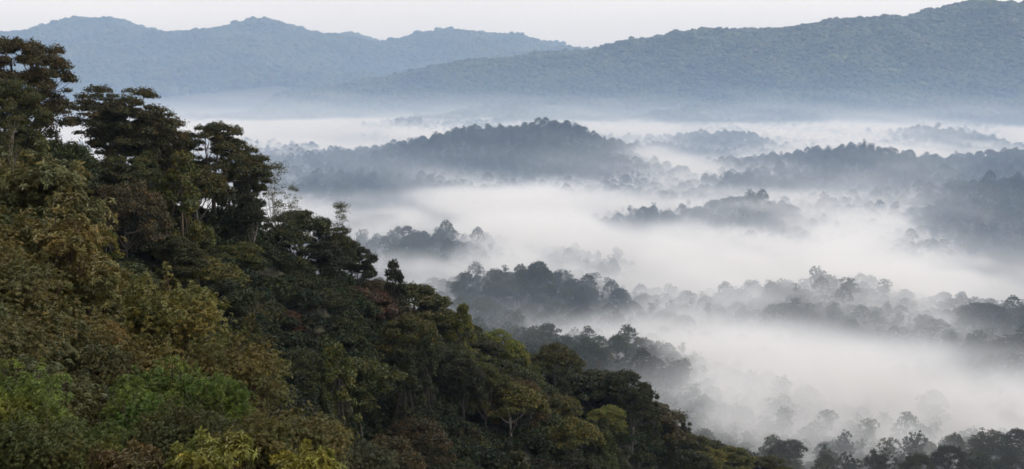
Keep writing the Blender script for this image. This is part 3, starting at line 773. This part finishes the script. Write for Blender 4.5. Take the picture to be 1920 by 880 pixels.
# ------------------------------------------------------------------ trees one can tell apart in the foggy valley
VP = {}
def vproto(kind, i=0):
    k = (kind, i)
    if k not in VP:
        H, W = {'dome': (15, 13), 'airy': (17, 12), 'umbrella': (19, 14), 'rugged': (16, 13), 'cauliflower': (15, 13), 'column': (17, 7), 'twiggy': (16, 8)}[kind]
        VP[k] = tree_mesh(kind, 500 + 13 * i + len(kind), H, W, 700 if kind == 'twiggy' else 4800, .55, .3)
    return VP[k]
V = [
    ('umbrella', 'flat_topped_tree', 'small flat-topped tree rising clear of the fog left of the near central hill', 876, 508, 930, 32, DGREEN),
    ('umbrella', 'flat_topped_tree', 'round tree just below the small flat-topped tree', 900, 530, 920, 30, DGREEN),
    ('dome', 'domed_tree', 'dark domed tree on the left part of the near central hill', 932, 538, 890, 62, DARK),
    ('dome', 'domed_tree', 'pale grey domed tree low on the left flank of the near central hill', 905, 562, 860, 70, GREYG),
    ('rugged', 'hilltop_tree', 'dark tree on top of the near central hill', 1010, 500, 930, 60, DGREEN),
    ('airy', 'hilltop_tree', 'misty tree right of the top of the near central hill', 1068, 522, 930, 60, DGREEN),
    ('dome', 'domed_tree', 'big dark domed tree standing high above the fog near the right edge', 1842, 568, 860, 92, DARK),
    ('umbrella', 'domed_tree', 'wide dark flat-domed tree left of the big domed tree near the right edge', 1752, 598, 830, 84, DARK),
    ('rugged', 'fog_tree', 'misty small tree right of the big domed tree by the right edge', 1896, 576, 880, 36, GREYG),
    ('airy', 'fog_tree', 'dark ragged tree cluster leaning in from the right edge', 1900, 628, 745, 80, DARK),
    ('dome', 'domed_tree', 'dark round tree on the right below the wide flat-domed tree', 1852, 640, 750, 80, DARK),
    ('dome', 'domed_tree', 'pale round tree half sunk in fog below the wide flat-domed tree', 1784, 645, 770, 48, DGREEN),
    ('dome', 'domed_tree', 'large dark dome in the fog under the right edge trees', 1820, 690, 720, 90, DARK),
    ('rugged', 'fog_tree', 'dark tree standing alone in the fog with left-leaning crown', 1522, 632, 780, 62, DARK),
    ('rugged', 'fog_tree', 'broad twin-headed tree in the fog right of the lone dark tree', 1615, 627, 785, 62, DARK),
    ('column', 'fog_tree', 'small upright tree at the right of the twin-headed tree', 1664, 633, 785, 24, DARK),
    ('twiggy', 'ghost_tree', 'faint thin tree ghosting through the fog below the twin-headed tree', 1730, 672, 730, 34, DGREEN),
    ('rugged', 'low_valley_tree', 'wide dark spreading tree at the bottom edge, first right of the ridge', 1478, 825, 520, 100, DARK),
    ('rugged', 'low_valley_tree', 'smaller tree adjoining the wide spreading tree at the bottom edge', 1550, 850, 515, 60, DGREEN),
    ('airy', 'low_valley_tree', 'ragged dark tree alone at the bottom edge right of the spreading tree', 1653, 838, 500, 68, DARK),
    ('dome', 'low_valley_tree', 'rounded dark tree at the bottom edge right of the ragged lone tree', 1780, 834, 510, 66, DARK),
    ('dome', 'low_valley_tree', 'low dark round tree left of the rounded dark one at the bottom edge', 1722, 852, 505, 70, DGREEN),
    ('umbrella', 'ghost_tree', 'thin pale umbrella tree in mist above the bottom edge trees', 1792, 810, 560, 36, GREYG),
    ('airy', 'low_valley_tree', 'hazy broad tree in the bottom right corner group, left half', 1850, 804, 545, 70, DGREEN),
    ('dome', 'low_valley_tree', 'hazy dark round tree at the right edge near the bottom corner', 1908, 803, 535, 46, DARK),
    ('dome', 'low_valley_tree', 'small round tree in the very bottom right corner', 1896, 852, 495, 40, DARK),
    ('dome', 'hill_crown_tree', 'dark domed tree right of the crown of the fog-wrapped centre right hill', 1476, 383, 1440, 42, DARK),
    ('dome', 'hill_crown_tree', 'dark domed tree left of the crown of the fog-wrapped centre right hill', 1374, 369, 1450, 34, DARK),
    ('airy', 'hill_crown_tree', 'open crowned tree at the very top of the fog-wrapped centre right hill', 1424, 360, 1460, 36, GREYG),
    ('dome', 'hill_crown_tree', 'round tree under the open crowned tree on the fog-wrapped hill', 1412, 382, 1440, 30, DGREEN),
    ('airy', 'hill_crown_tree', 'lower left tree on the flank of the fog-wrapped centre right hill', 1322, 390, 1440, 34, DGREEN),
    ('airy', 'islet_tree', 'tall pointed tree on the little foggy hill beside the near ridge', 828, 428, 1200, 24, DGREEN),
    ('dome', 'islet_tree', 'dark round tree in the middle of the little foggy hill', 780, 436, 1190, 38, DGREEN),
    ('umbrella', 'islet_tree', 'flat tree at the left end of the little foggy hill', 734, 440, 1200, 30, DGREEN),
    ('dome', 'islet_tree', 'broad round tree low on the front of the little foggy hill', 772, 472, 1130, 50, DGREEN),
    ('dome', 'near_hill_tree', 'round dark tree at the left end of the second misty hill behind the ridge', 1006, 618, 705, 64, DGREEN),
    ('rugged', 'near_hill_tree', 'small dark round tree at the fading right end of the second misty hill', 1328, 708, 660, 26, DARK),
    ('airy', 'near_hill_tree', 'broad tree on the right slope of the second misty hill', 1258, 676, 668, 60, DGREEN),
]
for j, (kind, name, label, u, v, Y, wpx, tint) in enumerate(V):
    plant(vproto(kind, j % 2), name, label, u, v, Y, wpx, kin(tint, .1), 'grey', hmax=1.45, hmin=.6)

NAMES = {'D': ('little_hill_tree', 'tree in the wood on the little foggy hill right of the near ridge', 8), 'E': ('central_hill_tree', 'misty tree in the wood covering the near central hill', 16),
         'F': ('second_hill_tree', 'tree in the misty wood along the hill just behind the ridge', 16), 'G': ('fog_hill_tree', 'ghostly tree along the fog-covered hilltop on the right', 12),
         'H': ('edge_hill_tree', 'hazy tree in the fog around the right edge domes', 6), 'H3': ('edge_slope_tree', 'dark hazy tree on the slope along the right edge', 7), 'I': ('corner_tree', 'hazy tree in the group along the bottom right edge', 7), 'C': ('wrapped_hill_tree', 'pale tree on the crest of the fog-wrapped centre right hill', 6)}
g = np.random.default_rng(21)
for nm, P, w_, _ in HILLS:
    if nm not in NAMES: continue
    name, label, cnt = NAMES[nm]
    for q in range(cnt):
        f = (q + g.random()) / cnt * (len(P) - 1.001); a = int(f); p = P[a] + (P[a + 1] - P[a]) * (f - a)
        x, y = p[0] + g.normal() * w_ * .06, p[1] - abs(g.normal()) * w_ * .22 + w_ * .04
        z = float(height(np.array([x]), np.array([y]))[0])
        kind = ['dome', 'airy', 'rugged', 'cauliflower', 'umbrella', 'rugged', 'dome', 'dome'][g.integers(8)]
        u, v = project((x, y, z + g.uniform(9, 15)))
        if not (-20 < u < 1960 and v < 890): continue
        if (round(x, 1), round(y, 1)) in HIDDEN: continue
        if any((x - a_) ** 2 + (y - b_) ** 2 < 30 for a_, b_, _w in CROWDED): continue
        plant(vproto(kind, g.integers(2)), name, label, u, v, y, (7 if kind == 'column' else g.uniform(7, 12)) / y * F, kin([DGREEN, DARK, OLIVE, GREYG][g.integers(4)], .25), 'grey', label.replace('tree', 'trees', 1), hmax=1.8, keep=True)

# the rest of the valley's trees read as one mass
x, y = scatter(-420, 760, 440, 1620, 6.6, 31)
hz = nearest_hill(x, y, None); z = height(x, y)
d, zc, sg = line_dist(x, y, SPUR)
k = (z > -27) & ~np.isin(hz, ['A', 'A3', 'B3', 'B3b', 'B4']) & (d > 80)
make_forest('valley_forest', 'misty forest on the small hills poking through the near fog', x[k], y[k], 6.6, MIDP, 32, .104)

# ------------------------------------------------------------------ air: even haze, and the fog lying in the valley
def haze_box():
    import bmesh
    bm = bmesh.new()
    x0, x1, y0, y1, z0, z1 = -9300, 9300, -900, 10700, -75, 640
    vs = [bm.verts.new(p) for p in ((x0, y0, z0), (x1, y0, z0), (x1, y1, z0), (x0, y1, z0), (x0, y0, z1), (x1, y0, z1), (x1, y1, z1), (x0, y1, z1))]
    for f in ((0, 3, 2, 1), (4, 5, 6, 7), (0, 1, 5, 4), (1, 2, 6, 5), (2, 3, 7, 6), (3, 0, 4, 7)): bm.faces.new([vs[i] for i in f])
    me = bpy.data.meshes.new('haze'); bm.to_mesh(me); bm.free()
    m, nt, ns, ln = new_mat('haze')
    out = N(nt, 'ShaderNodeOutputMaterial'); v = N(nt, 'ShaderNodeVolumePrincipled')
    v.inputs['Color'].default_value = HAZE_COL; v.inputs['Density'].default_value = HAZE_D; v.inputs['Anisotropy'].default_value = 0.1
    v.inputs['Absorption Color'].default_value = (.5, .5, .5, 1)
    ln.new(v.outputs[0], out.inputs['Volume'])
    me.materials.append(m)
    return tag(link('haze', me), 'thin blue morning haze filling the air of the whole valley', 'haze', kind='stuff')
HAZE_COL = (.48, .68, 1.0, 1); HAZE_D = 4.5e-5
haze_box()

def fog_material(name, colour, absorb):
    m, nt, ns, ln = new_mat(name)
    out = N(nt, 'ShaderNodeOutputMaterial'); v = N(nt, 'ShaderNodeVolumePrincipled')
    v.inputs['Color'].default_value = colour; v.inputs['Density'].default_value = .002; v.inputs['Anisotropy'].default_value = 0.05
    v.inputs['Density Attribute'].default_value = 'density'
    v.inputs['Absorption Color'].default_value = absorb
    ln.new(v.outputs[0], out.inputs['Volume'])
    m.cycles.volume_step_rate = 1.0
    return m
FOG = fog_material('fog', (.90, .95, 1.0, 1), (1, 1, 1, 1))
AIR = fog_material('far_air', (.43, .64, 1.0, 1), (.5, .5, .5, 1))

def air_density(x, y, z):
    high = AIR_D * sstep(900, 2600, y) * (1 + 2.5 * sstep(5300, 6800, y)) * np.exp(-np.clip(z, 0, None) / 330)
    low = 4.5e-4 * sstep(380, 900, y) * np.exp(-np.clip(z, 0, None) / 55) * (1 - .6 * sstep(3000, 5000, y))
    return (high + low) * sstep(10400, 9900, y)

# fog blobs: (u, v, Y, half width, half depth, rise of the fog top, factor on density)
BLOBS = [
    (1540, 565, 890, 150, 110, 21, 1.1), (1650, 720, 650, 130, 90, 17, 1.2), (1510, 720, 650, 50, 50, 6, 1.1), (1330, 600, 850, 45, 50, 5, 1.0), (1715, 560, 900, 35, 60, 14, 1.0), (1330, 640, 720, 60, 70, 8, 1.0),
    (1390, 420, 1400, 170, 120, 13, 1.2), (1700, 480, 1120, 260, 110, 10, 1.2), (1100, 450, 1250, 200, 130, 8, 1.3),
    (780, 510, 1020, 120, 50, 3, 1.0), (790, 480, 1150, 65, 60, -8, .6), (700, 350, 1800, 170, 150, -10, .6), (1650, 850, 500, 180, 45, -10, .55), (1360, 780, 580, 45, 55, 7, 1.0), (600, 330, 2100, 200, 250, -3, .9), (1390, 315, 2050, 120, 170, 14, 1.0), (1770, 325, 2000, 130, 150, 15, 1.0), (1490, 300, 2100, 60, 150, 9, 1.0), (480, 250, 3300, 500, 600, 12, 1.0),
    (1000, 390, 1650, 320, 120, 8, 1.3), (1400, 240, 3600, 1100, 400, 10, 1.2), (700, 230, 3800, 900, 500, 10, 1.2),
    (1215, 310, 2150, 80, 300, 34, 1.0), (1500, 400, 1650, 300, 90, 3, 1.0), (1850, 600, 850, 45, 60, -7, .7), (1225, 440, 1400, 55, 130, -24, .25), (1590, 650, 785, 45, 45, -20, .3), (1880, 680, 735, 50, 60, -9, .7), (1650, 250, 3100, 350, 260, 12, 1.0), (1850, 640, 800, 60, 60, -2, .8),
    (1030, 570, 880, 100, 60, -9, .5), (1580, 330, 1950, 260, 160, -14, .5), (950, 300, 2200, 330, 260, -6, .7)]
def fog_density(x, y, z):
    wx = x + 40 * fbm2(x / 210, y / 260, 91, 2); wy = y + 60 * fbm2(x / 240, y / 300, 92, 2)
    far = sstep(900, 2600, y)
    top = 9 - 5 * far - 15 * sstep(3900, 5200, y) + 5 * fbm2(wx / (70 + 90 * far), wy / (110 + 200 * far), 57, 3) + 17 * fbm2(wx / (260 + 300 * far), wy / (420 + 600 * far), 50, 4)
    mult = np.ones_like(x); fill = np.zeros_like(x)
    for u, v, Y, rx, ry, dz, mf in BLOBS:
        c = at(u, v, Y)
        q = np.exp(-(((x - c[0]) / rx) ** 2 + ((y - c[1]) / ry) ** 2))
        top = top + dz * q; mult = mult * (1 + (mf - 1) * q); fill = fill + max(dz, 0) / 30 * q
    s = 62 + 120 * far
    wx2 = wx + 16 * fbm2(x / 55 + z / 40, y / 70, 95, 3); wz = z + 7 * fbm2(x / 60, y / 80, 96, 3)
    det = fbm3(wx2 / s, wy / (s * 1.8), wz / 22 + wx / 300, 70, 5)
    det = sstep(-.28, .36, det + .16 * fbm3(wx2 / 24, wy / 34, wz / 13, 88, 2) * (1 - .6 * far))
    det = np.clip(det + .55 * np.clip(fill, 0, 1) * (1 - .4 * det), 0, 1.1)
    body = np.clip((top - z) / 24, 0, 1) ** 1.3
    tail = np.exp(-np.clip(z - top, 0, None) / 34) * (.036 - .011 * far)
    edge = sstep(0, 60, y - 352)
    return .020 * mult * edge * (body * (.03 + 1.5 * det ** 1.6) + tail * (.25 + 1.5 * det ** 2))

def fog_bank(name, label, x0, x1, y0, y1, z0, z1, dx, dy, dz, density=fog_density, mat=None, cat='fog'):
    mat = mat or FOG
    xs, ys, zs = np.arange(x0, x1 + .1, dx), np.arange(y0, y1 + .1, dy), np.arange(z0, z1 + .1, dz)
    nx, ny, nz = len(xs), len(ys), len(zs)
    thin = 0 if cat == 'haze' else 4e-5
    D = np.zeros((nz, ny, nx), np.float32)
    X, Y = np.meshgrid(xs, ys)
    for k, zz in enumerate(zs):
        D[k] = density(X, Y, np.full_like(X, zz))
        if zz > z1 - 40: D[k] *= (z1 - zz) / 40
    D[D < thin] = 0
    q = np.clip((X - (x0 + x1) / 2) / ((x1 - x0) / 2), -1, 1)
    D *= (sstep(0, .06, 1 - np.abs(q)))[None].astype(np.float32)
    me = bpy.data.meshes.new(name); me.vertices.add(nx * ny * nz)
    a = me.attributes.new('dens', 'FLOAT', 'POINT'); a.data.foreach_set('value', (D * 500).ravel())      # grids drop very thin values: stored 500 times denser, scaled back in the material
    ng = bpy.data.node_groups.new(name, 'GeometryNodeTree')
    ng.interface.new_socket('Geometry', in_out='INPUT', socket_type='NodeSocketGeometry')
    ng.interface.new_socket('Geometry', in_out='OUTPUT', socket_type='NodeSocketGeometry')
    nn, ln = ng.nodes, ng.links
    gi, go = nn.new('NodeGroupInput'), nn.new('NodeGroupOutput')
    vc = nn.new('GeometryNodeVolumeCube'); si = nn.new('GeometryNodeSampleIndex'); si.data_type = 'FLOAT'; si.domain = 'POINT'
    at_ = nn.new('GeometryNodeInputNamedAttribute'); at_.data_type = 'FLOAT'; at_.inputs['Name'].default_value = 'dens'
    pos = nn.new('GeometryNodeInputPosition'); sx = nn.new('ShaderNodeSeparateXYZ'); ln.new(pos.outputs[0], sx.inputs[0])
    def m(op, a, b):
        q = nn.new('ShaderNodeMath'); q.operation = op
        for i, w in enumerate((a, b)):
            if w is None: continue
            if isinstance(w, (int, float)): q.inputs[i].default_value = w
            else: ln.new(w, q.inputs[i])
        return q.outputs[0]
    idx = None
    for ax, o0, d_, mul in (('X', x0, dx, 1), ('Y', y0, dy, nx), ('Z', z0, dz, nx * ny)):
        r = m('ROUND', m('DIVIDE', m('SUBTRACT', sx.outputs[ax], float(o0)), float(d_)), None)
        # indices stay exact: combined as integers
        f = nn.new('FunctionNodeFloatToInt'); ln.new(r, f.inputs[0])
        im = nn.new('FunctionNodeIntegerMath'); im.operation = 'MULTIPLY'; ln.new(f.outputs[0], im.inputs[0]); im.inputs[1].default_value = int(mul)
        if idx is None: idx = im.outputs[0]
        else:
            ad = nn.new('FunctionNodeIntegerMath'); ad.operation = 'ADD'; ln.new(idx, ad.inputs[0]); ln.new(im.outputs[0], ad.inputs[1]); idx = ad.outputs[0]
    ln.new(gi.outputs[0], si.inputs['Geometry']); ln.new(at_.outputs['Attribute'], si.inputs['Value']); ln.new(idx, si.inputs['Index'])
    ln.new(si.outputs['Value'], vc.inputs['Density'])
    vc.inputs['Min'].default_value = (x0, y0, z0); vc.inputs['Max'].default_value = (x0 + dx * (nx - 1), y0 + dy * (ny - 1), z0 + dz * (nz - 1))
    vc.inputs['Resolution X'].default_value = nx; vc.inputs['Resolution Y'].default_value = ny; vc.inputs['Resolution Z'].default_value = nz
    sm = nn.new('GeometryNodeSetMaterial'); sm.inputs['Material'].default_value = mat
    ln.new(vc.outputs[0], sm.inputs[0]); ln.new(sm.outputs[0], go.inputs[0])
    me.materials.append(mat)
    o = link(name, me); md = o.modifiers.new('fog', 'NODES'); md.node_group = ng
    return tag(o, label, cat, kind='stuff')

fog_bank('valley_fog', 'white morning fog drifting between the nearer wooded hills', -420, 780, 352, 1600, -42, 92, 6, 7, 4)
fog_bank('distant_fog', 'pale band of fog lying before the mountains', -1700, 2300, 1600, 6000, -42, 118, 22, 26, 5)
fog_bank('distant_haze', 'blue morning haze thickening towards the far mountains', -4600, 4600, 352, 10400, -42, 508, 140, 90, 50, air_density, AIR, 'haze')

# ------------------------------------------------------------------ light, sky, camera
SUN_EL, SUN_AZ = R(44), R(84)            # azimuth clockwise from straight ahead (+Y)
w = bpy.data.worlds.new('World'); sc.world = w; w.use_nodes = True
nt = w.node_tree; nt.nodes.clear()
sky = N(nt, 'ShaderNodeTexSky'); sky.sky_type = 'NISHITA'; sky.sun_disc = False
sky.sun_elevation = SUN_EL; sky.sun_rotation = SUN_AZ; sky.air_density = 1.0; sky.dust_density = 3.5; sky.ozone_density = 1.0; sky.altitude = 1500
hs = N(nt, 'ShaderNodeHueSaturation'); hs.inputs['Saturation'].default_value = .12
# thin high overcast: evens the sky out towards a pale grey white
ov = N(nt, 'ShaderNodeMix', data_type='RGBA'); ov.inputs[0].default_value = .62
[i for i in ov.inputs if i.name == 'B' and i.type == 'RGBA'][0].default_value = OVERCAST
bg = N(nt, 'ShaderNodeBackground'); bg.inputs['Strength'].default_value = .10
out = N(nt, 'ShaderNodeOutputWorld')
nt.links.new(sky.outputs[0], hs.inputs['Color']); nt.links.new(hs.outputs[0], [i for i in ov.inputs if i.name == 'A' and i.type == 'RGBA'][0])
# a veiled sky is brighter overhead than at the horizon
tc = N(nt, 'ShaderNodeTexCoord'); sx = N(nt, 'ShaderNodeSeparateXYZ'); nt.links.new(tc.outputs['Generated'], sx.inputs[0])
gr = N(nt, 'ShaderNodeMapRange'); gr.inputs['From Min'].default_value = .05; gr.inputs['From Max'].default_value = .9; gr.inputs['To Min'].default_value = 1.0; gr.inputs['To Max'].default_value = ZENITH
nt.links.new(sx.outputs['Z'], gr.inputs['Value'])
cn = N(nt, 'ShaderNodeTexNoise'); cn.inputs['Scale'].default_value = 3.2; cn.inputs['Detail'].default_value = 5
cmap = N(nt, 'ShaderNodeMapping'); cmap.inputs['Scale'].default_value = (1, 1, 5); nt.links.new(tc.outputs['Generated'], cmap.inputs[0]); nt.links.new(cmap.outputs[0], cn.inputs['Vector'])
cr = N(nt, 'ShaderNodeMapRange'); cr.inputs['From Min'].default_value = .3; cr.inputs['From Max'].default_value = .7; cr.inputs['To Min'].default_value = .95; cr.inputs['To Max'].default_value = 1.05
nt.links.new(cn.outputs[0], cr.inputs['Value']); gq = N(nt, 'ShaderNodeMath', operation='MULTIPLY'); nt.links.new(gr.outputs[0], gq.inputs[0]); nt.links.new(cr.outputs[0], gq.inputs[1]); gr = gq
gm = N(nt, 'ShaderNodeVectorMath', operation='SCALE'); nt.links.new([o for o in ov.outputs if o.type == 'RGBA'][0], gm.inputs[0]); nt.links.new(gr.outputs[0], gm.inputs['Scale'])
nt.links.new(gm.outputs[0], bg.inputs['Color']); nt.links.new(bg.outputs[0], out.inputs['Surface'])

ld = bpy.data.lights.new('sun', 'SUN'); ld.energy = 2.1; ld.angle = R(9); ld.color = (1, .96, .90)
sun = link('sun', ld)
from mathutils import Vector
dirv = Vector((math.sin(SUN_AZ) * math.cos(SUN_EL), math.cos(SUN_AZ) * math.cos(SUN_EL), math.sin(SUN_EL)))
sun.rotation_euler = dirv.to_track_quat('Z', 'Y').to_euler()
sun.location = (0, 0, 400)

cd = bpy.data.cameras.new('camera'); cd.sensor_width = 36; cd.lens = F / 1920 * 36; cd.clip_start = .5; cd.clip_end = 30000
cam = link('camera', cd); cam.location = CAM; cam.rotation_euler = (math.pi / 2 - PITCH, 0, 0)
sc.camera = cam
vs = sc.view_settings; vs.view_transform = 'Standard'; vs.look = 'None'; vs.exposure = EXPO; vs.gamma = 1; vs.use_curve_mapping = False
cy = sc.cycles
cy.use_denoising = True; cy.denoiser = 'OPENIMAGEDENOISE'; cy.denoising_input_passes = 'RGB_ALBEDO_NORMAL'
cy.max_bounces = 4; cy.diffuse_bounces = 2; cy.glossy_bounces = 1; cy.transmission_bounces = 2; cy.transparent_max_bounces = 16
cy.filter_width = 1.7
cy.volume_bounces = VBOUNCE; cy.volume_max_steps = 512; cy.volume_step_rate = VSTEP
cy.sample_clamp_indirect = 6; cy.use_adaptive_sampling = True; cy.adaptive_threshold = .012
cy.caustics_reflective = False; cy.caustics_refractive = False
